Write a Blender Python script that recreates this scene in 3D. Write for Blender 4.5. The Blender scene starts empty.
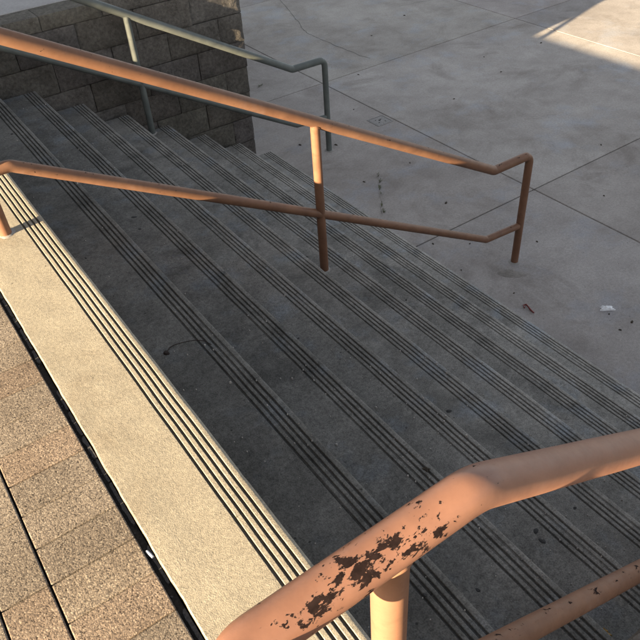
import bpy, bmesh, math, random
from mathutils import Vector, Matrix, noise
random.seed(7)
scene = bpy.context.scene
COL = scene.collection
T, R = 0.30, 0.1772            # tread, riser
ZP = -9 * R                    # plaza level
YN, YF = -4.81, -0.004         # near / far ends of the flight

# ------------------------------------------------------------------ helpers
def link(name, verts, faces, mat, parent=None, smooth=True, angle=40, cols=None):
    me = bpy.data.meshes.new(name)
    off = Vector(parent.location) if parent else Vector((0, 0, 0))
    if parent and parent.parent: off = off + Vector(parent.parent.location)
    me.from_pydata([Vector(v) - off for v in verts], [], faces)
    bm = bmesh.new(); bm.from_mesh(me); bmesh.ops.recalc_face_normals(bm, faces=bm.faces); bm.to_mesh(me); bm.free()
    if smooth:
        me.polygons.foreach_set('use_smooth', [True] * len(me.polygons))
        me.set_sharp_from_angle(angle=math.radians(angle))
    if cols is not None:
        ca = me.color_attributes.new('tint', 'FLOAT_COLOR', 'POINT')
        for i, c in enumerate(cols): ca.data[i].color = (c[0], c[1], c[2], 1)
    me.materials.append(mat)
    o = bpy.data.objects.new(name, me); COL.objects.link(o)
    if parent: o.parent = parent
    return o

def tag(o, label, cat, group=None):
    o['label'] = label; o['category'] = cat
    if group: o['group'] = group
    return o

def thing(name, label, cat, loc, group=None):
    o = bpy.data.objects.new(name, None); COL.objects.link(o)
    o.empty_display_size = .1; o.location = loc
    return tag(o, label, cat, group)

def box_geo(x0, x1, y0, y1, z0, z1):
    v = [(x, y, z) for z in (z0, z1) for y in (y0, y1) for x in (x0, x1)]
    f = [(0, 2, 3, 1), (4, 5, 7, 6), (0, 1, 5, 4), (2, 6, 7, 3), (0, 4, 6, 2), (1, 3, 7, 5)]
    return v, f

class MB:
    def __init__(s): s.v = []; s.f = []; s.c = []
    def add(s, v, f, c=None):
        n = len(s.v); s.v += list(v); s.f += [tuple(i + n for i in q) for q in f]
        s.c += [c or (.5, .5, .5)] * len(v)
    def box(s, *a, c=None): s.add(*box_geo(*a), c)
    def bevbox(s, x0, x1, y0, y1, z0, z1, b, c=None):
        bm = bmesh.new(); vs = [bm.verts.new(p) for p in box_geo(x0, x1, y0, y1, z0, z1)[0]]
        for q in box_geo(x0, x1, y0, y1, z0, z1)[1]: bm.faces.new([vs[i] for i in q])
        bmesh.ops.bevel(bm, geom=bm.edges[:], offset=b, segments=2, affect='EDGES', profile=.5)
        bm.verts.index_update()
        s.add([v.co[:] for v in bm.verts], [[v.index for v in f.verts] for f in bm.faces], c); bm.free()
    def build(s, name, mat, parent=None, **k):
        return link(name, s.v, s.f, mat, parent, cols=s.c, **k)

def nz(x, y, z=0.0, s=1.0): return noise.noise(Vector((x * s, y * s, z * s)))

def fillet(pts, rads, n=8):
    out = [Vector(pts[0])]
    for i in range(1, len(pts) - 1):
        p, a, b = Vector(pts[i]), Vector(pts[i - 1]), Vector(pts[i + 1])
        u, w = (a - p).normalized(), (b - p).normalized()
        ang = u.angle(w); d = rads[i] / math.tan(ang / 2)
        d = min(d, .45 * (a - p).length, .45 * (b - p).length)
        s, e = p + u * d, p + w * d
        c = p + (u + w).normalized() * (d / math.cos(ang / 2))
        ra = s - c; rb = e - c; tot = ra.angle(rb); ax = ra.cross(rb).normalized()
        for k in range(n + 1): out.append(c + Matrix.Rotation(tot * k / n, 3, ax) @ ra)
    out.append(Vector(pts[-1])); return out

def pipe_geo(path, rad, seg=32, step=.03, wob=.0004, sd=0):
    # resample straight runs so tiny dents can live in the tube
    P = [path[0]]
    for a, b in zip(path, path[1:]):
        n = max(1, int((b - a).length / step))
        for k in range(1, n + 1): P.append(a.lerp(b, k / n))
    v, f = [], []
    tan = [(P[min(i + 1, len(P) - 1)] - P[max(i - 1, 0)]).normalized() for i in range(len(P))]
    n1 = None
    for i, p in enumerate(P):
        t = tan[i]
        if n1 is None: n1 = Vector((0, 1, 0)) if abs(t.y) < .7 else Vector((0, 0, 1))
        n1 = (n1 - t * n1.dot(t)).normalized(); n2 = t.cross(n1)
        r = rad(p) if callable(rad) else rad
        for k in range(seg):
            a = 2 * math.pi * k / seg; d = n1 * math.cos(a) + n2 * math.sin(a)
            v.append(p + d * (r + wob * nz(p.x * 9 + d.x * 2 + sd, p.y * 9 + d.y * 2, p.z * 9 + d.z * 2)))
    for i in range(len(P) - 1):
        for k in range(seg):
            k2 = (k + 1) % seg
            f.append((i * seg + k, i * seg + k2, (i + 1) * seg + k2, (i + 1) * seg + k))
    f.append(tuple(range(seg))); f.append(tuple((len(P) - 1) * seg + k for k in range(seg)))
    return v, f

# ------------------------------------------------------------------ materials
class NT:
    def __init__(s, name):
        s.m = bpy.data.materials.new(name); s.m.use_nodes = True
        s.t = s.m.node_tree; s.b = s.t.nodes['Principled BSDF']
        s.co = s.t.nodes.new('ShaderNodeTexCoord').outputs['Object']
    def n(s, typ, **k):
        o = s.t.nodes.new(typ)
        for a, b in k.items(): setattr(o, a, b)
        return o
    def l(s, a, b): s.t.links.new(a, b)
    def put(s, sock, v):
        if hasattr(v, 'is_output') or isinstance(v, bpy.types.NodeSocket): s.l(v, sock)
        else: sock.default_value = v
    def mapping(s, scale=(1, 1, 1), loc=(0, 0, 0), rot=(0, 0, 0)):
        o = s.n('ShaderNodeMapping'); s.l(s.co, o.inputs[0])
        o.inputs['Scale'].default_value = scale; o.inputs['Location'].default_value = loc; o.inputs['Rotation'].default_value = rot
        return o.outputs[0]
    def noise(s, scale, detail=4, rough=.55, vec=None, dist=0):
        o = s.n('ShaderNodeTexNoise'); s.l(vec or s.co, o.inputs['Vector'])
        o.inputs['Scale'].default_value = scale; o.inputs['Detail'].default_value = detail
        o.inputs['Roughness'].default_value = rough; o.inputs['Distortion'].default_value = dist
        return o.outputs['Fac']
    def vor(s, scale, vec=None, feat='F1', rand=1):
        o = s.n('ShaderNodeTexVoronoi', feature=feat); s.l(vec or s.co, o.inputs['Vector'])
        o.inputs['Scale'].default_value = scale; o.inputs['Randomness'].default_value = rand
        return o
    def math(s, op, a, b=0.0, c=None, clamp=False):
        o = s.n('ShaderNodeMath', operation=op, use_clamp=clamp)
        s.put(o.inputs[0], a); s.put(o.inputs[1], b)
        if c is not None: s.put(o.inputs[2], c)
        return o.outputs[0]
    def map(s, v, a, b, c=0.0, d=1.0):
        o = s.n('ShaderNodeMapRange', clamp=True); s.put(o.inputs['Value'], v)
        for k, x in zip(('From Min', 'From Max', 'To Min', 'To Max'), (a, b, c, d)): o.inputs[k].default_value = x
        return o.outputs[0]
    def mix(s, f, a, b, blend='MIX'):
        o = s.n('ShaderNodeMix', data_type='RGBA', blend_type=blend)
        s.put(o.inputs[0], f)
        for i, v in ((6, a), (7, b)):
            s.put(o.inputs[i], (*v, 1) if isinstance(v, tuple) and len(v) == 3 else v)
        return o.outputs[2]
    def bump(s, h, dist, strength=1.0, prev=None):
        o = s.n('ShaderNodeBump'); o.inputs['Distance'].default_value = dist; o.inputs['Strength'].default_value = strength
        s.l(h, o.inputs['Height'])
        if prev: s.l(prev, o.inputs['Normal'])
        return o.outputs[0]
    def attr(s, name='tint'):
        o = s.n('ShaderNodeAttribute', attribute_name=name); return o.outputs['Color']
    def pos(s):
        o = s.n('ShaderNodeSeparateXYZ'); s.l(s.co, o.inputs[0]); return o.outputs
    def done(s, col, rough=.85, nrm=None, metal=0, spec=.3):
        s.put(s.b.inputs['Base Color'], (*col, 1) if isinstance(col, tuple) else col)
        s.put(s.b.inputs['Roughness'], rough); s.b.inputs['Metallic'].default_value = metal
        s.b.inputs['Specular IOR Level'].default_value = spec
        if nrm: s.l(nrm, s.b.inputs['Normal'])
        return s.m

def concrete(name, lo, hi, blotch, grain=260, gb=.0012, gcol=.35, big=.9, streak=None, spots=.0, tint=False, wear=None, cool=.0):
    g = NT(name)
    n1 = g.noise(big, 7, .6, dist=.4); n2 = g.noise(big * 6.5, 8, .62); n3 = g.noise(grain, 3, .6); n4 = g.noise(grain * .31, 4, .6)
    f = g.map(g.math('ADD', g.math('MULTIPLY', n1, .55), g.math('MULTIPLY', n2, .45)), .36, .64)
    c = g.mix(f, lo, hi)
    st = g.noise(big * 2.3, 9, .68, vec=g.mapping(loc=(7.3, 2.1, 4.4)), dist=.8)
    c = g.mix(g.map(st, .52, .70, 0, .75), c, blotch)
    if cool:
        cn = g.noise(big * 4.1, 6, .6, vec=g.mapping(loc=(1.7, 9.2, 3.4)))
        c = g.mix(g.map(cn, .54, .70, 0, cool), c, (hi[0] * .82, hi[1] * .98, hi[2] * 1.22))
    if streak:
        sn = g.noise(3.0, 6, .6, vec=g.mapping(scale=streak))
        c = g.mix(g.map(sn, .5, .72, 0, .5), c, blotch)
    gr = g.math('ADD', g.math('MULTIPLY', n3, .6), g.math('MULTIPLY', n4, .4))
    c = g.mix(1.0, c, g.mix(g.map(gr, .34, .66), (1 - gcol,) * 3, (1 + gcol * .8,) * 3), 'MULTIPLY')
    if spots:
        vv = g.vor(38); rnd = g.n('ShaderNodeSeparateColor'); g.l(vv.outputs['Color'], rnd.inputs[0])
        pit = g.math('MULTIPLY', g.map(vv.outputs['Distance'], .10, .17, 1, 0), g.math('GREATER_THAN', rnd.outputs[0], 1 - spots))
        c = g.mix(g.math('MULTIPLY', pit, .8), c, (lo[0] * .3, lo[1] * .3, lo[2] * .3))
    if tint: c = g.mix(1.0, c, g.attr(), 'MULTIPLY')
    if wear: c = g.mix(g.math('MULTIPLY', g.n_wear(wear) if False else g.map(g.noise(14, 6, .65), .35, .7), .0), c, hi)
    nr = g.bump(gr, gb); nr = g.bump(n2, .006, .35, nr)
    return g.done(c, .9, nr, spec=.2)

M = {}
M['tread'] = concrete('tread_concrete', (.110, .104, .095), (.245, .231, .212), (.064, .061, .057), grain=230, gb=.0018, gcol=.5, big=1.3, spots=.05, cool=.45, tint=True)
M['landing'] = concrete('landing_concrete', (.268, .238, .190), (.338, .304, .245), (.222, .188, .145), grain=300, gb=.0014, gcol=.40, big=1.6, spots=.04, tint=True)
M['plaza'] = concrete('plaza_concrete', (.252, .226, .210), (.395, .364, .343), (.195, .170, .153), grain=170, gb=.0012, gcol=.26, big=.62, spots=.03, tint=True, cool=.35)
M['sidewalk'] = concrete('sidewalk_concrete', (.36, .345, .34), (.46, .445, .44), (.30, .285, .275), grain=190, gb=.0008, gcol=.15, big=.8)
M['grout'] = concrete('grout_concrete', (.24, .225, .21), (.33, .31, .29), (.2, .19, .18), grain=190, gb=.0012, gcol=.3)
M['blotch'] = concrete('blotched_concrete', (.15, .132, .118), (.26, .235, .215), (.12, .105, .095), grain=170, gb=.0012, gcol=.3, big=3)
M['wallpaint'] = concrete('stucco', (.42, .38, .32), (.5, .46, .4), (.36, .32, .27), grain=120, gb=.002, gcol=.12)

def m_block():
    g = NT('split_face_block')
    n1 = g.noise(5, 7, .65); n2 = g.noise(45, 6, .65); n3 = g.noise(160, 3, .6)
    c = g.mix(g.map(n1, .35, .65), (.092, .083, .076), (.138, .126, .116))
    c = g.mix(1, c, g.mix(g.map(n2, .3, .7), (.62, .62, .62), (1.35, 1.35, 1.35)), 'MULTIPLY')
    vv = g.vor(95); sp = g.n('ShaderNodeSeparateColor'); g.l(vv.outputs['Color'], sp.inputs[0])
    c = g.mix(g.math('MULTIPLY', g.math('GREATER_THAN', sp.outputs[0], .9), g.map(vv.outputs['Distance'], .2, .35, .5, 0)), c, (.24, .21, .18))
    c = g.mix(1, c, g.attr(), 'MULTIPLY')
    nr = g.bump(n2, .012, .9); nr = g.bump(n3, .003, .8, nr)
    return g.done(c, .95, nr, spec=.15)
M['block'] = m_block()

def m_paver():
    g = NT('aggregate_paver')
    v1 = g.vor(285); v2 = g.vor(560, vec=g.mapping(loc=(3, 1, 2)))
    s1 = g.n('ShaderNodeSeparateColor'); g.l(v1.outputs['Color'], s1.inputs[0])
    s2 = g.n('ShaderNodeSeparateColor'); g.l(v2.outputs['Color'], s2.inputs[0])
    a = g.math('ADD', g.math('MULTIPLY', s1.outputs[0], .6), g.math('MULTIPLY', s2.outputs[1], .4))
    c = g.mix(g.map(a, .12, .88), (.098, .082, .070), (.265, .222, .182))
    c = g.mix(g.math('GREATER_THAN', s1.outputs[1], .93), c, (.06, .05, .042))
    c = g.mix(g.math('GREATER_THAN', s1.outputs[2], .93), c, (.31, .27, .225))
    big = g.noise(4, 5); c = g.mix(1, c, g.mix(g.map(big, .35, .65), (.84, .82, .80), (1.1, 1.1, 1.1)), 'MULTIPLY')
    c = g.mix(1, c, g.attr(), 'MULTIPLY')
    h = g.math('SUBTRACT', 1.0, v1.outputs['Distance']); h2 = g.noise(120, 4, .65)
    hh = g.math('ADD', h, g.math('MULTIPLY', s1.outputs[0], .5))
    nr = g.bump(hh, .0006, .7); nr = g.bump(h2, .0016, .7, nr)
    return g.done(c, .92, nr, spec=.2)
M['paver'] = m_paver()

def m_plain(name, col, rough=.8, var=.25, scale=40, spec=.3, bump=.001):
    g = NT(name); n = g.noise(scale, 5, .6)
    c = g.mix(g.map(n, .3, .7), tuple(x * (1 - var) for x in col), tuple(min(1, x * (1 + var)) for x in col))
    return g.done(c, rough, g.bump(g.noise(scale * 3, 4), bump), spec=spec)
M['dirt'] = m_plain('joint_dirt', (.030, .027, .024), .95, .5, 160)
M['filler'] = m_plain('joint_filler', (.055, .054, .055), .9, .45, 220)
M['gum'] = m_plain('old_gum', (.028, .026, .025), .7, .3, 90)
M['leafbit'] = m_plain('leaf_scrap', (.045, .034, .024), .8, .4, 200)
M['amber'] = m_plain('amber_leaf', (.30, .165, .035), .7, .4, 150)
M['red'] = m_plain('red_plastic', (.14, .018, .014), .4, .2, 60, .5)
M['white'] = m_plain('white_paper', (.80, .80, .82), .8, .06, 60)
M['bluewhite'] = m_plain('pale_plastic', (.62, .66, .74), .5, .05, 60)
M['twig'] = m_plain('twig_bark', (.030, .021, .018), .9, .3, 200)
M['weed'] = m_plain('weed_green', (.115, .120, .070), .8, .4, 90)
M['iron'] = m_plain('cast_iron', (.26, .245, .235), .85, .35, 120)
M['glass'] = m_plain('dark_window', (.03, .035, .04), .1, .1, 5, .5, 0)
M['grit'] = m_plain('grit_stone', (.36, .33, .30), .9, .5, 60)

def m_rail(name, paint, paint2, under, amount, chip=None, gloss=.42):
    """painted steel pipe; chip = (centre x, half length, yz direction, z line) for one big worn zone, object space"""
    g = NT(name); p = g.pos()
    n = g.noise(3.2, 6, .6); fine = g.noise(60, 5, .65); med = g.noise(16, 6, .6)
    c = g.mix(g.map(n, .35, .68), paint, paint2)
    c = g.mix(1, c, g.mix(g.map(med, .3, .7), (.86, .86, .87), (1.12, 1.12, 1.1)), 'MULTIPLY')
    # faded, slightly purple primer showing through, and rubbed-in grime
    fd = g.noise(7, 8, .66, vec=g.mapping(loc=(3.1, 8.2, 5.5)))
    c = g.mix(g.map(fd, .56, .70, 0, .45), c, (.215, .14, .115) if paint[0] > .16 else paint2)
    gm = g.noise(22, 9, .7, vec=g.mapping(scale=(.25, 1, 1), rot=(0, .35, 0), loc=(1, 2, 6)))
    c = g.mix(g.map(gm, .56, .70, 0, .16 if chip else .34), c, tuple(x * .45 for x in paint))
    # flakes stretched along the pipe
    fl = g.noise(30, 10, .66, vec=g.mapping(scale=(.62, 1, 1), rot=(0, .35, 0)), dist=.25)
    fl = g.math('ADD', g.math('MULTIPLY', fl, .46), g.math('MULTIPLY', g.noise(80, 9, .68, vec=g.mapping(scale=(.5, 1, 1), rot=(0, .35, .2), loc=(2, 5, 3)), dist=.4), .54))
    fl2 = g.noise(95, 6, .6, vec=g.mapping(scale=(.7, 1, 1), loc=(4, 4, 1)))
    thr = .682 - amount
    if chip:
        cx, hl, dy, zl, w = chip
        dx = g.math('DIVIDE', g.math('SUBTRACT', p['X'], cx), hl)
        ex = g.math('POWER', 2.718, g.math('MULTIPLY', g.math('MULTIPLY', dx, dx), -1.0))
        # distance across the pipe seen from the side of the user
        d = g.math('DIVIDE', g.math('SUBTRACT', g.math('ADD', g.math('MULTIPLY', p['Y'], .9), g.math('MULTIPLY', g.math('SUBTRACT', p['Z'], zl), .43)), dy), w)
        ey = g.math('POWER', 2.718, g.math('MULTIPLY', g.math('MULTIPLY', d, d), -1.0))
        k = g.math('MULTIPLY', ex, ey)
        tv = g.math('SUBTRACT', thr, g.math('ADD', g.math('MULTIPLY', k, .085), g.math('MULTIPLY', ex, .095)))
        m1 = g.map(g.math('SUBTRACT', fl, tv), 0, .006)
        tv2 = g.math('SUBTRACT', .76 - amount, g.math('ADD', g.math('MULTIPLY', k, .10), g.math('MULTIPLY', ex, .08)))
    else:
        ge = g.n('ShaderNodeNewGeometry'); sx = g.n('ShaderNodeSeparateXYZ'); g.l(ge.outputs['Normal'], sx.inputs[0])
        # the crest, where hands run, is worn in a broken line
        thr = g.math('SUBTRACT', thr, g.math('MULTIPLY', g.map(sx.outputs[2], .66, .86), .05))
        m1 = g.map(g.math('SUBTRACT', fl, thr), 0, .01); tv2 = .76 - amount
    m2 = g.map(g.math('SUBTRACT', fl2, tv2), 0, .012)
    m = g.math('MAXIMUM', m1, m2)
    un = g.mix(g.map(g.noise(120, 4), .35, .65), under, tuple(x * 1.9 for x in under))
    c = g.mix(m, c, un)
    h = g.math('ADD', g.math('MULTIPLY', m, -1.0), g.math('MULTIPLY', fine, .22))
    nr = g.bump(h, .0007, .8); nr = g.bump(med, .002, .25, nr)
    r = g.math('ADD', g.map(fine, .3, .7, gloss - .06, gloss + .1), g.math('MULTIPLY', m, .3))
    mm = g.m
    g.done(c, r, nr, spec=.45)
    g.l(g.map(m, 0, 1, .42 if chip else .20, .08), g.b.inputs['Specular IOR Level'])
    return mm
COP, COP2, UND = (.180, .091, .056), (.215, .113, .071), (.012, .007, .0065)
M['rail_near'] = m_rail('copper_paint_chipped', (.222, .108, .072), (.262, .132, .090), UND, .0, chip=(-.045, .20, -.008, .755, .026), gloss=.40)
M['rail_mid'] = m_rail('copper_paint', tuple(x * .9 for x in COP), tuple(x * .9 for x in COP2), UND, .05)
M['rail_far'] = m_rail('grey_green_paint', (.100, .110, .106), (.135, .146, .140), (.045, .045, .045), .01)
M['post_near'] = m_rail('copper_paint_post', tuple(x * 1.3 for x in COP), tuple(x * 1.05 for x in COP2), UND, -.02)

# ------------------------------------------------------------------ staircase
stairs = thing('staircase', 'wide concrete staircase with four grip grooves along every step edge', 'stairs', (0, -2.4, 0))

def step_geo(n, x_back, drop, seam=None):
    zt = -n * R; xn = n * T
    gx = [-.0255, -.0450, -.0645, -.0850]
    prof = []     # (x, z, roughness weight) from back to front, then down the riser
    if seam:
        prof += [(x_back, zt - .0045, .2), (x_back + .0012, zt - .0018, .9), (x_back + .004, zt, .9)]
    else: prof.append((x_back, zt, 0))
    xs = x_back
    inner = xn + gx[-1] - .012
    k = 12
    for i in range(1, k): prof.append((xs + .006 + (inner - xs - .006) * i / k, zt, .6))
    if seam:
        prof = [q for q in prof if abs(q[0] - (xn + seam)) > .012]
        prof += [(xn + seam - .002, zt, .3), (xn + seam, zt, .3), (xn + seam + .002, zt, .3)]
    prof.append((inner, zt, .4))
    for c in reversed(gx):
        cx = xn + c
        prof += [(cx - .0052, zt, 1), (cx - .0041, zt - .0010, 1), (cx - (.0034 if n == 0 else .0029), zt - .0080, .4),
                 (cx + (.0034 if n == 0 else .0029), zt - .0080, .4), (cx + .0041, zt - .0010, 1), (cx + .0052, zt, 1)]
    r = .011
    for i in range(0, 6):
        a = math.pi / 2 * (1 - i / 5); prof.append((xn - r + r * math.cos(a), zt - r + r * math.sin(a), 1))
    prof += [(xn - .002, zt - drop * .4, .3), (xn - .004, zt - drop, 0), (x_back, zt - drop, 0)]
    prof.sort(key=lambda q: 0) if False else None
    head = sorted([q for q in prof[:prof.index((inner, zt, .4))]], key=lambda q: (q[0], q[1]))
    prof = head + prof[prof.index((inner, zt, .4)):]
    ny = 340
    y0, y1 = YN - .002 * n, YF - .001 * n
    v, cl = [], []; m = len(prof)
    for j in range(ny + 1):
        y = y0 + (y1 - y0) * j / ny
        line = .0022 * nz(y * .7, n * 3.1, 5) + .0011 * nz(y * 6, n * 7.7, 2)
        for (x, z, w) in prof:
            e = nz(x * 45, y * 30, n * 9.1); e2 = nz(x * 20 + 7, y * 11, n * 3.3)
            dz = .0007 * nz(x * 14, y * 9, n) * (1 if w > 0 else .3) + (-.0030 * max(0, e * .6 + e2 * .7 - .42) * w)
            dx = line if x > inner - .001 else line * .4
            if seam and x < x_back + .0045: dx = .0022 * nz(y * 9, 3.3, 1) + .0016 * nz(y * 31, 1.3, 4); dz -= .002 * max(0, e2 - .1)
            if w == 1 and x > xn - .004: dx -= .004 * max(0, e2 + .4 * e - .38)
            if z < zt - .004 and x > inner and x < xn - .014:      # dirt packed into parts of the grooves
                gi = round((xn - x) / .0195); dz += .0052 * min(1, max(0, nz(y * 3.1, gi * 4.7, n * 2.9) * 1.9 - .15)) * (.35 if n == 0 else 1) + .0008 * nz(y * 50, gi, n)
            v.append((x + dx, y, z + dz))
            # paler edge: wear plus extra sky light painted into the colour
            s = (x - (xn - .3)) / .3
            tone = 1.0
            if n and z > zt - .003: tone = 1 + (.26 + .14 * nz(y * 3, x * 10, n)) * min(1, max(0, (s - .62) / .2))
            if zt - .012 < z < zt - .003 and x < xn - .015: tone = .40 if n == 0 else .82  # groove bottoms darkened in colour to deepen their shade
            tone *= 1 + .10 * nz(y * 1.1, n * 5.5, x * 2)
            cl.append((tone, tone, tone))
    f = []
    for j in range(ny):
        for i in range(m):
            i2 = (i + 1) % m
            f.append((j * m + i, j * m + i2, (j + 1) * m + i2, (j + 1) * m + i))
    f.append(tuple(range(m))); f.append(tuple(ny * m + i for i in range(m)))
    return v, f, cl

STEP = {}
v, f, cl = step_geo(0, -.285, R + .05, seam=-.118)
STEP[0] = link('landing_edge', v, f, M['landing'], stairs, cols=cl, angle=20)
STEP[0]['label'] = 'sunlit tan concrete edge strip of the top landing with four grooves'
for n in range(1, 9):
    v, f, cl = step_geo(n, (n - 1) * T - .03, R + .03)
    shade_k = 1.0 + .19 * (n - 4.5) / 3.5 * 2  # upper steps painted darker to stand in for blocked sky light
    cl = [(c[0] * shade_k, c[1] * shade_k, c[2] * shade_k) for c in cl]
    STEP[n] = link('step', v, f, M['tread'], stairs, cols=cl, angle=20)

def blob(x, y, z, rx, ry, h, seed, rot=0, n=14):
    v = []; f = []
    for k in range(n):
        a = 2 * math.pi * k / n; q = 1 + .28 * nz(math.cos(a) * 1.3 + seed, math.sin(a) * 1.3, seed * 3.7)
        px, py = rx * q * math.cos(a), ry * q * math.sin(a)
        px, py = px * math.cos(rot) - py * math.sin(rot), px * math.sin(rot) + py * math.cos(rot)
        v.append((x + px, y + py, z)); 
    for k in range(n): p = v[k]; v.append((x + (p[0] - x) * .7, y + (p[1] - y) * .7, z + h))
    v.append((x, y, z + h * 1.1))
    for k in range(n):
        k2 = (k + 1) % n; f += [(k, k2, n + k2, n + k), (n + k, n + k2, 2 * n)]
    return v, f

# old chewing gum trodden into the treads: (step, x, y, radius)
GUM = [(2, .463, -2.001, .013), (2, .440, -2.123, .009), (3, .783, -4.343, .011), (3, .771, -4.379, .011), (4, 1.068, -4.301, .007),
       (4, 1.035, -3.688, .011), (1, .20, -1.02, .010), (2, .335, -4.467, .007), (2, .414, -4.435, .007), (7, 1.909, -.814, .012),
       (1, .086, -2.464, .006), (5, 1.22, -4.247, .006), (2, .36, -1.62, .006), (6, 1.66, -2.7, .008), (1, .222, -4.426, .006), (5, 1.33, -2.2, .008), (3, .70, -3.1, .006)]
for i, (n, x, y, r) in enumerate(GUM):
    v, f = blob(x, y, -n * R - .0006, r * .8, r * 1.15, .0022, i * 1.37, random.random() * 3)
    link('gum_spot', v, f, M['gum'], STEP[n])

# ------------------------------------------------------------------ handrails
S = .5617
def handrail(Y, label, mats, xpost, hl_off=0):
    h0, l0 = .7528, .2323
    hr = thing('handrail', label, 'handrail', (xpost, Y, 0), 'handrails on the stairs')
    V = lambda x, z: (x, Y, z)
    xe = 2.985; xb = 2.655; xt = .004; xl = -.054
    l0 += .022 if Y > -1 else 0
    zb = h0 - S * xb; zl = l0 - S * xb; zt = h0 - S * xt; zl0 = l0 - S * xl
    path = fillet(([Vector((-.362, Y - .115, zt)), Vector((-.362, Y, zt + .001))] if Y < -4 else [V(-.60, zt), V(-.45, zt + .0005)]) + [V(xt, zt), V(xb, zb), V(xe, zb - .004), V(xe, ZP - .02)],
                  [0, .10, .10, .05, .055, 0], n=10)
    rad = lambda p: .0292 if (p.x < xe - .03 and True) else .0262
    v, f = pipe_geo(path, rad, sd=Y)
    link('top_rail', v, f, mats[0], hr, angle=60)
    path = fillet([V(xpost, zl0), V(xl, zl0), V(xb, zl), V(xe - .02, zl - .022)], [0, .06, .04, 0], n=8)
    v, f = pipe_geo(path, .0238, sd=Y + 3); link('lower_rail', v, f, mats[1], hr, angle=60)
    for x, zf in ((xpost, 0.0), (1.336, -5 * R)):
        top = (zt if x < 0 else h0 - S * x) - .012
        v, f = pipe_geo([Vector(V(x, zf - .03)), Vector(V(x, top))], .0240, sd=Y + x, step=.02)
        p = link('post', v, f, mats[2], hr, angle=60)
        v, f = blob(x, Y, zf - .002, .040, .043, .0055, x * 3 + Y, n=28); link('base_grout', v, f, M['grout'], p)
        # weld bead where the post meets the rail
        v, f = [], []; seg = 24
        zz = (zt if x < 0 else h0 - S * x)
        for k in range(seg):
            a = 2 * math.pi * k / seg; cx, cy = math.cos(a) * .0245, math.sin(a) * .0245
            zc = zz - (S * cx if x > 0 else 0) - math.sqrt(max(.0292 ** 2 * (1.18 if x > 0 else 1) - cy * cy, 1e-6))
            for q in range(6):
                b = 2 * math.pi * q / 6; rr = .0034 + .0009 * nz(a * 5, x, Y)
                v.append((x + cx * (1 + math.cos(b) * rr / .0245), Y + cy * (1 + math.cos(b) * rr / .0245), zc + math.sin(b) * rr))
        for k in range(seg):
            for q in range(6):
                k2, q2 = (k + 1) % seg, (q + 1) % 6; f.append((k * 6 + q, k2 * 6 + q, k2 * 6 + q2, k * 6 + q2))
        link('weld', v, f, mats[2], p, angle=80)
    v, f = blob(xe, Y, ZP - .001, .044, .047, .006, Y, n=28); link('base_grout', v, f, M['grout'], hr)
    return hr
handrail(-4.705, 'copper brown pipe handrail with badly chipped paint, nearest of the three', (M['rail_near'], M['rail_mid'], M['post_near']), -.128)
handrail(-2.367, 'copper brown pipe handrail standing mid stairs between the other two handrails', (M['rail_mid'],) * 3, -.160)
handrail(-.062, 'dark grey green pipe handrail beside the rough block wall', (M['rail_far'],) * 3, -.150)

# ------------------------------------------------------------------ block walls
def block_face(mb, o, u, w, nrm, lu, lw, rough, seed, c, depth=.28, lipu=(0, 0)):
    rough *= .8
    """one split faced block: origin o, u along the course, w up, nrm outwards"""
    nu, nw = max(4, int(lu / .022)), max(4, int(lw / .022))
    v, f = [], []
    tilt = random.uniform(-.006, .006); base = random.uniform(-.005, .006)
    for j in range(nw + 1):
        for i in range(nu + 1):
            a, b = i / nu, j / nw
            p = o + u * (lu * a) + w * (lw * b)
            e = min(a * lu, (1 - a) * lu, b * lw, (1 - b) * lw)
            d = base + tilt * (2 * a - 1) + rough * (nz(p.x * 9 + seed, p.y * 9, p.z * 9) * .7 + nz(p.x * 24, p.y * 24 + seed, p.z * 24) * .45 + nz(p.x * 60, p.y * 60, p.z * 60 + seed) * .16)
            d -= .010 * max(0, 1 - e / .013) ** 2
            v.append(p + nrm * d)
    W = nu + 1
    for j in range(nw):
        for i in range(nu): f.append((j * W + i, j * W + i + 1, (j + 1) * W + i + 1, (j + 1) * W + i))
    rim = [i for i in range(W)] + [j * W + nu for j in range(1, nw + 1)] + [nw * W + i for i in range(nu - 1, -1, -1)] + [j * W for j in range(nw - 1, 0, -1)]
    b0 = len(v)
    for i in rim: v.append(Vector(v[i]) - nrm * depth)
    L = len(rim)
    for k in range(L): f.append((rim[k], rim[(k + 1) % L], b0 + (k + 1) % L, b0 + k))
    mb.add(v, f, c)

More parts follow.
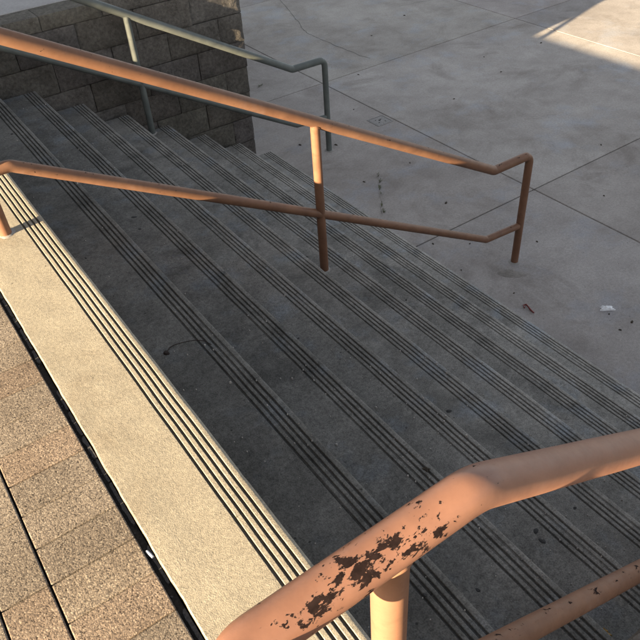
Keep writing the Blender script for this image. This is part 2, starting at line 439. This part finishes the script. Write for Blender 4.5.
def block_wall(name, label, x0, x1, y, sgn, ztop, capz, ret):
    """faces -sgn*Y ; return leg runs away from the stairs at x1"""
    w = thing(name, label, 'wall', ((x0 + x1) / 2, y + sgn * .15, ZP))
    mb = MB(); X, Y, Z = Vector((1, 0, 0)), Vector((0, 1, 0)), Vector((0, 0, 1))
    zs = [ztop]; z = capz
    while z > ZP - .2: zs.append(z); z -= .2125
    zs.append(z)
    for k in range(len(zs) - 1):
        zt, zb = zs[k], zs[k + 1]
        xs = [x0]; off = 1.438 if k % 2 else 1.655
        q = off - 0.4375 * 8
        while q < x1 - .12:
            if q > x0 + .08: xs.append(q)
            q += .4375
        end = x1 + (.05 * nz(k * 1.7, sgn * 3.3, .5)); xs.append(end)
        for a, b in zip(xs, xs[1:]):
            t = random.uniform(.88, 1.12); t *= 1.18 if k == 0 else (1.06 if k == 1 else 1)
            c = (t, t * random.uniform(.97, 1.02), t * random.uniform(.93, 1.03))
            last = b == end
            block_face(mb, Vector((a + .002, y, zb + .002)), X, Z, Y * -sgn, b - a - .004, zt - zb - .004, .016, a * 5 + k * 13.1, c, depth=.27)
            if last:   # rough broken end of the corner block
                block_face(mb, Vector((b - .012, y + sgn * .012, zb + .003)), Y * sgn, Z, X, .27, zt - zb - .006, .030, k * 3.3 + 9, c, depth=.04)
        yy = .30 if k % 2 else .52      # return leg, facing the plaza
        prev = .29
        while prev < ret:
            t = random.uniform(.8, 1.15); ln = yy - prev if prev == .29 else .4375
            ln = max(ln, .12)
            block_face(mb, Vector((x1 - .012, y + sgn * (prev + .003), zb + .003)), Y * sgn, Z, X, ln - .006, zt - zb - .006, .016, prev * 7 + k * 3, (t, t, t), depth=.27)
            prev += ln
    mb.build('split_face_blocks', M['block'], w, angle=50)
    core = MB(); core.box(x0 + .01, x1 - .035, min(y + sgn * .03, y + sgn * .26), max(y + sgn * .03, y + sgn * .26), ZP - .3, ztop - .012)
    core.box(x1 - .25, x1 - .04, min(y + sgn * .26, y + sgn * ret), max(y + sgn * .26, y + sgn * ret), ZP - .3, ztop - .012)
    core.build('mortar', M['dirt'], w, smooth=False)
    return w
block_wall('block_wall', 'dark split face block wall rising along the far side of the stairs', -3.0, 2.29, .052, 1, .085, -.015, 7.0)
block_wall('block_wall', 'rough block wall top just showing in the lower right corner of the photo', .06, 2.285, -4.79, -1, -.15, -.25, 5.0)

# ------------------------------------------------------------------ grounds
def structure(o): o['kind'] = 'structure'; return o
# raised walk behind the far wall and fill behind the near one
mb = MB(); mb.bevbox(-12, 2.02, .285, 12, -1.0, .088, .008); structure(mb.build('raised_walk', M['sidewalk'], smooth=False))
mb = MB(); mb.box(.06, 2.02, -9.5, -5.07, -1.6, -.17); structure(mb.build('planting_bed', M['grout'], smooth=False))
# plaza slabs
PX, PY, PD = 3.861, -1.767, 3.056
mb = MB()
for i in range(-1, 12):
    for j in range(-8, 10):
        t = random.uniform(.90, 1.06)
        if (i, j) == (0, 0): t = 1.08
        if (i, j) == (-1, -1): t = .93
        if (i, j) == (-1, 0): t = .97
        c = (t, t * random.uniform(.985, 1.005), t * random.uniform(.97, 1.02))
        x0, y0 = PX + i * PD, PY + j * PD
        mb.bevbox(x0 + .0052, x0 + PD - .0052, y0 + .0052, y0 + PD - .0052, ZP - .12, ZP, .006, c)
plaza = structure(mb.build('plaza', M['plaza'], smooth=False))
g = MB(); g.add([(-300, -300, ZP - .014), (300, -300, ZP - .014), (300, 300, ZP - .014), (-300, 300, ZP - .014)], [(0, 1, 2, 3)])
structure(g.build('ground', M['dirt'], smooth=False))

def ribbon(pts, w, z, seed):
    """thin irregular strip"""
    P = []
    for a, b in zip(pts, pts[1:]):
        n = max(2, int(math.dist(a, b) / .03))
        for k in range(n): P.append((a[0] + (b[0] - a[0]) * k / n, a[1] + (b[1] - a[1]) * k / n))
    P.append(pts[-1]); v, f = [], []
    for i, (x, y) in enumerate(P):
        a, b = P[max(i - 1, 0)], P[min(i + 1, len(P) - 1)]
        dx, dy = b[0] - a[0], b[1] - a[1]; L = math.hypot(dx, dy) or 1
        jx = .022 * nz(x * 7, y * 7, seed) + .008 * nz(x * 26, y * 26, seed)
        ww = w * (.55 + .6 * abs(nz(x * 14, y * 14, seed + 3)))
        for s in (-1, 1): v.append((x - dy / L * (jx + s * ww), y + dx / L * (jx + s * ww), z))
    for i in range(len(P) - 1): f.append((2 * i, 2 * i + 1, 2 * i + 3, 2 * i + 2))
    return v, f
for pts, w in (([(5.19, 4.23), (4.857, 3.31), (4.66, 2.78), (4.667, 1.925), (4.70, 1.50)], .0030),
               ([(3.05, -.70), (2.86, -.98), (2.66, -1.25)], .002), ([(7.6, 3.0), (6.9, 2.6), (6.2, 2.75)], .0025)):
    v, f = ribbon(pts, w, ZP + .003, w * 900); link('crack', v, f, M['blotch' if w < .0022 else 'dirt'], plaza, smooth=False)

# landing pavers
mb = MB()
def brick(x0, x1, y0, y1):
    u = random.random(); t = random.uniform(.84, 1.04)
    c = (t, t, t) if u < .55 else ((t * 1.0, t * .93, t * .89) if u < .82 else (t, t * .98, t * .95))
    dz = random.uniform(-.0012, .0016)
    mb.bevbox(x0 + .0022, x1 - .0022, y0 + .0016, y1 - .0016, -.055, dz, .0028, c)
XA = -.3035
k0 = -3.507
for i in range(-32, 45):
    y1 = k0 - .1135 * i
    if y1 > .0 : continue
    brick(XA - .212, XA, y1 - .1135, y1)
x = XA - .212 - .0008
row = 0
while x > -4.0:
    y = -9.0 + (.11 if row % 2 else .0) + .03
    while y < -.2:
        brick(x - .1135, x, y, y + .218); y += .218
    x -= .1138; row += 1
structure(mb.build('brick_paving', M['paver'], smooth=False))
g = MB(); g.box(-4.0, -.2875, -9.3, .28, -.4, -.016); structure(g.build('paving_bed', M['dirt'], smooth=False))
g = MB(); g.box(-40, -4.004, -30, .28, -.4, -.003); structure(g.build('walkway', M['sidewalk'], smooth=False))
# crumbling joint filler between pavers and edge strip
mb = MB(); y = -4.8
while y < -.1:
    L = random.uniform(.06, .16)
    if random.random() < .85:
        w = random.uniform(.009, .0135); zt = random.uniform(-.0075, -.0048)
        bm = bmesh.new()
        n = max(3, int(L / .008)); vs = []; fs = []
        for i in range(n + 1):
            yy = y + L * i / n; a = -.2875 - .001 * random.random(); b = a - w * (.85 + .3 * nz(yy * 40, 1, 2)) * (1 if 0 < i < n else .7)
            z1 = zt + .0012 * nz(yy * 60, 3, 3)
            vs += [(a, yy, -.02), (a, yy, z1), (b + .002, yy, z1 - .0006), (b, yy, -.02)]
        for i in range(n):
            for q in range(3): fs.append((i * 4 + q, i * 4 + q + 1, i * 4 + q + 5, i * 4 + q + 4))
        fs += [(0, 1, 2, 3), tuple(n * 4 + q for q in (3, 2, 1, 0))]
        mb.add(vs, fs); bm.free()
    y += L + random.uniform(.003, .012)
for k in range(140):     # crumbs of dirt in the gap
    yy = random.uniform(-4.6, -2.4); r = random.uniform(.0015, .004)
    v, f = blob(random.uniform(-.312, -.298), yy, -.0165, r, r, r * 1.3, k * .71, n=7); mb.add(v, f)
structure(mb.build('joint_filler', M['filler'], angle=30))

# ------------------------------------------------------------------ small things lying about
def tube_thing(name, pts, rads, mat, label, cat, group=None, loc=None):
    path = [Vector(p) for p in pts]; v, f = [], []; seg = 8
    for i, p in enumerate(path):
        t = (path[min(i + 1, len(path) - 1)] - path[max(i - 1, 0)]).normalized()
        n1 = t.cross(Vector((0, 0, 1))).normalized(); n2 = t.cross(n1)
        for k in range(seg):
            a = 2 * math.pi * k / seg; v.append(p + (n1 * math.cos(a) + n2 * math.sin(a)) * rads[i])
    for i in range(len(path) - 1):
        for k in range(seg): k2 = (k + 1) % seg; f.append((i * seg + k, i * seg + k2, (i + 1) * seg + k2, (i + 1) * seg + k))
    f += [tuple(range(seg)), tuple((len(path) - 1) * seg + k for k in range(seg))]
    o = link(name, v, f, mat); return tag(o, label, cat, group)

z1 = -R
tw = thing('twig', 'thin dark curved dry stem lying on the first step down', 'twig', (.11, -3.21, z1))
pts = [(.105, -3.213, z1 + .006), (.119, -3.200, z1 + .004), (.142, -3.199, z1 + .004), (.173, -3.210, z1 + .006), (.206, -3.225, z1 + .007), (.230, -3.245, z1 + .005), (.243, -3.280, z1 + .004)]
path = fillet([Vector(p) for p in pts], [.02] * 7, 4); v, f = pipe_geo(path, .0015, seg=8); link('stem', v, f, M['twig'], tw)
v, f = blob(.097, -3.217, z1 + .0005, .009, .013, .008, 3.2, .6); link('seed_head', v, f, M['twig'], tw)

zz = ZP + .005
v = [(2.640, -2.778), (2.658, -2.755), (2.675, -2.762), (2.668, -2.788), (2.655, -2.819), (2.649, -2.852)]
tube_thing('plastic_scrap', [(a, b, zz + .004) for a, b in v], [.005, .006, .006, .005, .007, .005], M['red'], 'dark red hooked scrap of plastic on the plaza near the stair foot', 'litter')

def crumple(name, cx, cy, z, lx, ly, h, rot, mat, label, cat, seed, group=None, n=9):
    v, f = [], []
    for top in (0, 1):
        for j in range(n + 1):
            for i in range(n + 1):
                a, b = 2 * i / n - 1, 2 * j / n - 1
                e = max(0, 1 - max(abs(a), abs(b)) ** 4)
                x, y = a * lx * (1 + .25 * nz(b * 2, seed)), b * ly * (1 + .35 * nz(a * 2, seed + 4))
                zq = h * (.35 + .65 * abs(nz(a * 1.8 + seed, b * 1.8, seed))) * e if top else 0
                v.append((cx + x * math.cos(rot) - y * math.sin(rot), cy + x * math.sin(rot) + y * math.cos(rot), z + zq + (.0005 if top else 0)))
    W = n + 1; N = W * W
    for j in range(n):
        for i in range(n):
            q = (j * W + i, j * W + i + 1, (j + 1) * W + i + 1, (j + 1) * W + i)
            f += [q[::-1], tuple(k + N for k in q)]
    rim = [i for i in range(W)] + [j * W + n for j in range(1, W)] + [n * W + i for i in range(n - 1, -1, -1)] + [j * W for j in range(n - 1, 0, -1)]
    for k in range(len(rim)): a, b = rim[k], rim[(k + 1) % len(rim)]; f.append((a, b, b + N, a + N))
    return tag(link(name, v, f, mat, smooth=False), label, cat, group)
crumple('paper_scrap', 3.054, -3.118, ZP + .002, .020, .044, .032, .95, M['white'], 'small crumpled white paper scrap on the plaza by the right edge', 'litter', 2.3)
crumple('leaf', .951, -4.609, -4 * R + .001, .014, .017, .012, .5, M['amber'], 'curled amber leaf on a step under the near lower rail, the upper right of two', 'leaf', 5.1, 'amber leaves under the near handrail')
crumple('leaf', .684, -4.684, -3 * R + .001, .014, .012, .011, 1.5, M['amber'], 'curled amber leaf on a step at the bottom edge of the photo', 'leaf', 8.1, 'amber leaves under the near handrail')
crumple('leaf', .574, -4.045, -2 * R + .001, .008, .010, .007, .2, M['leafbit'], 'dark brown curled leaf bit on a step edge just above the chipped rail', 'leaf', 4.4)
# pale butt in the paving joint
o = tube_thing('cigarette_butt', [(-.298, -4.011, -.006), (-.2955, -4.023, -.005), (-.293, -4.036, -.005)], [.0035, .0037, .0035], M['bluewhite'], 'pale cigarette butt stuck in the dark joint beside the sunlit strip', 'litter')

# dead leaf scraps on the plaza
SC = [(6.475, .47, .03), (4.626, -.003, .02), (5.495, .171, .02), (4.896, -1.626, .02), (3.165, -1.455, .03), (3.026, .214, .035), (3.097, -.016, .03), (2.839, .214, .03),
      (2.946, -3.301, .018), (3.068, -3.299, .024), (2.688, -1.825, .02), (2.493, -.898, .016), (5.681, .615, .02), (2.868, -.742, .022), (3.388, -.745, .018), (3.02, -3.16, .014),
      (2.71, -2.62, .014), (3.3, -2.3, .018), (2.9, -2.0, .016), (4.3, 1.2, .022), (5.2, 2.1, .02), (6.0, 2.4, .03), (3.7, .5, .016), (3.45, -3.2, .018), (2.62, -2.2, .014), (4.2, -2.2, .016)]
for i, (x, y, r) in enumerate(SC):
    v, f = blob(x, y, ZP + .001, r * .32, r * .62, .003 + r * .1, i * 2.17, random.random() * 3, n=9)
    tag(link('leaf_scrap', v, f, M['leafbit'], smooth=False), 'tiny dark leaf scrap lying on the shaded grey plaza slabs', 'leaf', 'leaf scraps on the plaza')

# weeds in the plaza cracks
def weed(x, y, n, spread, label, seed, group=None):
    random.seed(seed); vs, fs = [], []
    for k in range(n):
        t = random.uniform(-1, 1); bx, by = x + t * spread[0], y + t * spread[1]
        a = random.uniform(0, 6.28); h = random.uniform(.006, .022); ln = random.uniform(.01, .03); w = random.uniform(.002, .004)
        dx, dy = math.cos(a), math.sin(a); b = len(vs)
        for (s, hh, ww) in ((0, 0, .6), (.4, .65, 1), (.8, 1, .7), (1.2, .9, .1)):
            for sg in (-1, 1): vs.append((bx + dx * ln * s - dy * w * ww * sg, by + dy * ln * s + dx * w * ww * sg, ZP + h * hh))
        for q in range(3): fs.append((b + 2 * q, b + 2 * q + 1, b + 2 * q + 3, b + 2 * q + 2))
    tag(link('weed', vs, fs, M['weed'], smooth=False), label, 'weed', group)
for k, q in enumerate((.02, .2, .38, .55, .8, .97)):
    weed(3.04 - .37 * q + .01 * (k % 2), -.72 - .52 * q, 5 + 3 * (k % 3), (.014, .022), 'low weed tuft in the plaza crack beyond the middle handrail', 3 + k, 'weeds in the plaza crack')
weed(3.30, 1.70, 16, (.03, .012), 'small green weed tuft at the plaza joint by the wall end', 15)
random.seed(21)
for x, y, rx, ry in ((2.86, -2.46, .05, .10),):  # darker patch on the slab beside the middle end post
    v, f = blob(x, y, ZP - .0005, rx, ry, .0022, x * 3.3, .7, n=28); link('blotch', v, f, M['blotch'], plaza)

# small square valve cover
cx, cy = 3.735, .11
uc = thing('utility_cover', 'small square utility cover set in the plaza beyond the far rail end', 'cover', (cx, cy, ZP))
mb = MB(); h = .095; b = .012
for a in ((cx - h, cx + h, cy - h, cy - h + b), (cx - h, cx + h, cy + h - b, cy + h), (cx - h, cx - h + b, cy - h + b, cy + h - b), (cx + h - b, cx + h, cy - h + b, cy + h - b)): mb.box(*a, ZP - .01, ZP + .004)
mb.build('frame', M['iron'], uc, smooth=False)
mb = MB(); mb.bevbox(cx - h + b + .003, cx + h - b - .003, cy - h + b + .003, cy + h - b - .003, ZP - .01, ZP + .003, .003); mb.build('lid', M['iron'], uc, smooth=False)
for dx, dy, r in ((0, .01, .017), (.035, -.04, .012), (-.03, .035, .010), (-.035, -.03, .011), (.02, .02, .012)):
    v, f = blob(cx + dx, cy + dy, ZP + .0022, r * .8, r * .8, .002, dx * 50, n=10); link('lid_hole', v, f, M['dirt'], uc)

# loose grit over the steps (uncountable)
mb = MB()
for k in range(900):
    n = random.choice([1, 2, 2, 3, 3, 3, 4, 4, 5, 6, 7, 8]); x = (n - 1) * T + random.random() ** .7 * .295; y = random.uniform(-4.75, -.1) if random.random() < .5 else random.uniform(-4.75, -3.2)
    r = random.uniform(.0008, .0028) * (1 if random.random() < .9 else 1.7)
    v, f = blob(x, y, -n * R - .001, r, r * random.uniform(.7, 1.3), r * 1.5 + .001, k * .37, n=6); t = random.uniform(.4, 1.3); mb.add(v, f, (t, t, t))
o = mb.build('grit', M['grit'], angle=30); o['kind'] = 'stuff'

# ------------------------------------------------------------------ out of frame: added shade casters and sky blockers
bl = thing('shade_building', 'plain stucco building with a flat roof, unseen, added to shape the shade', 'shade_building', (-8, 4, 0))  # unseen, added to cast shade on raised walk and plaza
EDGE = -.90
mb = MB(); mb.box(-12, -4.2, EDGE, 14, -.3, 4.6); mb.build('wall', M['wallpaint'], bl, smooth=False)
mb = MB(); mb.box(-12.15, -4.05, EDGE, 14.15, 4.603, 4.8); mb.build('roof', M['sidewalk'], bl, smooth=False)
# roof added to block sky light, joined to the building, behind the photographer
cv = thing('sky_block_roof', 'unseen flat roof added to block sky light, on steel columns behind the top landing', 'sky_blocker', (-6, -8, 0))
mb = MB(); mb.bevbox(-8.2, -2.3, -17, EDGE - .02, 3.05, 3.32, .02); mb.build('roof', M['wallpaint'], cv, smooth=False)
for x in (-7.7, -5.2, -2.8):
    for y in (-7.6, -12.0, -16.4):
        v, f = pipe_geo([Vector((x, y, -.02)), Vector((x, y, 3.06))], .06, seg=20, step=.5); link('column', v, f, M['iron'], cv)
for y in (1.2, 4.0, 6.8, 9.6):
    fr = MB(); fr.box(-4.2, -4.16, y, y + 1.5, 1.0, 2.5); w = fr.build('window', M['sidewalk'], bl, smooth=False)
    pn = MB(); pn.box(-4.18, -4.152, y + .06, y + 1.44, 1.06, 2.44); pn.build('pane', M['glass'], w, smooth=False)
bn = thing('shade_bench', 'low concrete bench on the landing added to shade the near lower rail', 'shade_bench', (-1.1, -5.2, 0))  # unseen, added to keep the sun off the near lower rail
mb = MB(); mb.bevbox(-1.5, -.72, -5.75, -4.80, .26, .36, .015); mb.build('seat', M['sidewalk'], bn, smooth=False)
for y in (-5.6, -5.05): mb = MB(); mb.bevbox(-1.42, -.80, y, y + .14, 0, .26, .01); mb.build('leg', M['sidewalk'], bn, smooth=False)

# ------------------------------------------------------------------ light
AZ, EL = .15, math.radians(13.3)      # dy/dx of the sun's travel, elevation
az = math.atan(AZ)
trav = Vector((math.cos(az) * math.cos(EL), math.sin(az) * math.cos(EL), -math.sin(EL)))
sd = bpy.data.lights.new('sun', 'SUN'); sd.energy = 5.0; sd.angle = math.radians(.55); sd.color = (1.0, .79, .50)
so = bpy.data.objects.new('sun', sd); COL.objects.link(so); so.rotation_euler = (-trav).to_track_quat('Z', 'Y').to_euler(); so.location = (-6, -4, 8)
w = bpy.data.worlds.new('World'); scene.world = w; w.use_nodes = True
nt = w.node_tree; bg = nt.nodes['Background']
sky = nt.nodes.new('ShaderNodeTexSky'); sky.sky_type = 'NISHITA'; sky.sun_disc = False
sky.sun_elevation = EL; sky.sun_rotation = math.atan2(-trav.x, -trav.y)
hs = nt.nodes.new('ShaderNodeHueSaturation'); hs.inputs['Saturation'].default_value = .35
nt.links.new(sky.outputs[0], hs.inputs['Color']); nt.links.new(hs.outputs[0], bg.inputs['Color']); bg.inputs['Strength'].default_value = .05

# ------------------------------------------------------------------ camera
cd = bpy.data.cameras.new('camera'); cam = bpy.data.objects.new('camera', cd); COL.objects.link(cam)
rt = Vector((0.8160191729548796, -0.57508681493429, -0.058205366236870074))
dn = Vector((-0.41089924160158725, -0.506310495764219, -0.7581632377860531))
fw = Vector((0.4065396937831223, 0.6425922791068412, -0.6494618081234651))
mw = Matrix((rt, -dn, -fw)).transposed().to_4x4(); mw.translation = Vector((-.4137, -5.0441, 1.4745))
cam.matrix_world = mw
cd.sensor_width = 36; cd.lens = 36 * 700.85 / 640; cd.clip_start = .05; cd.clip_end = 1000
scene.camera = cam
scene.render.resolution_x = scene.render.resolution_y = 1024
scene.render.engine = 'CYCLES'
vs = scene.view_settings; vs.view_transform = 'Standard'; vs.look = 'None'; vs.exposure = 2.65; vs.gamma = 1; vs.use_curve_mapping = False
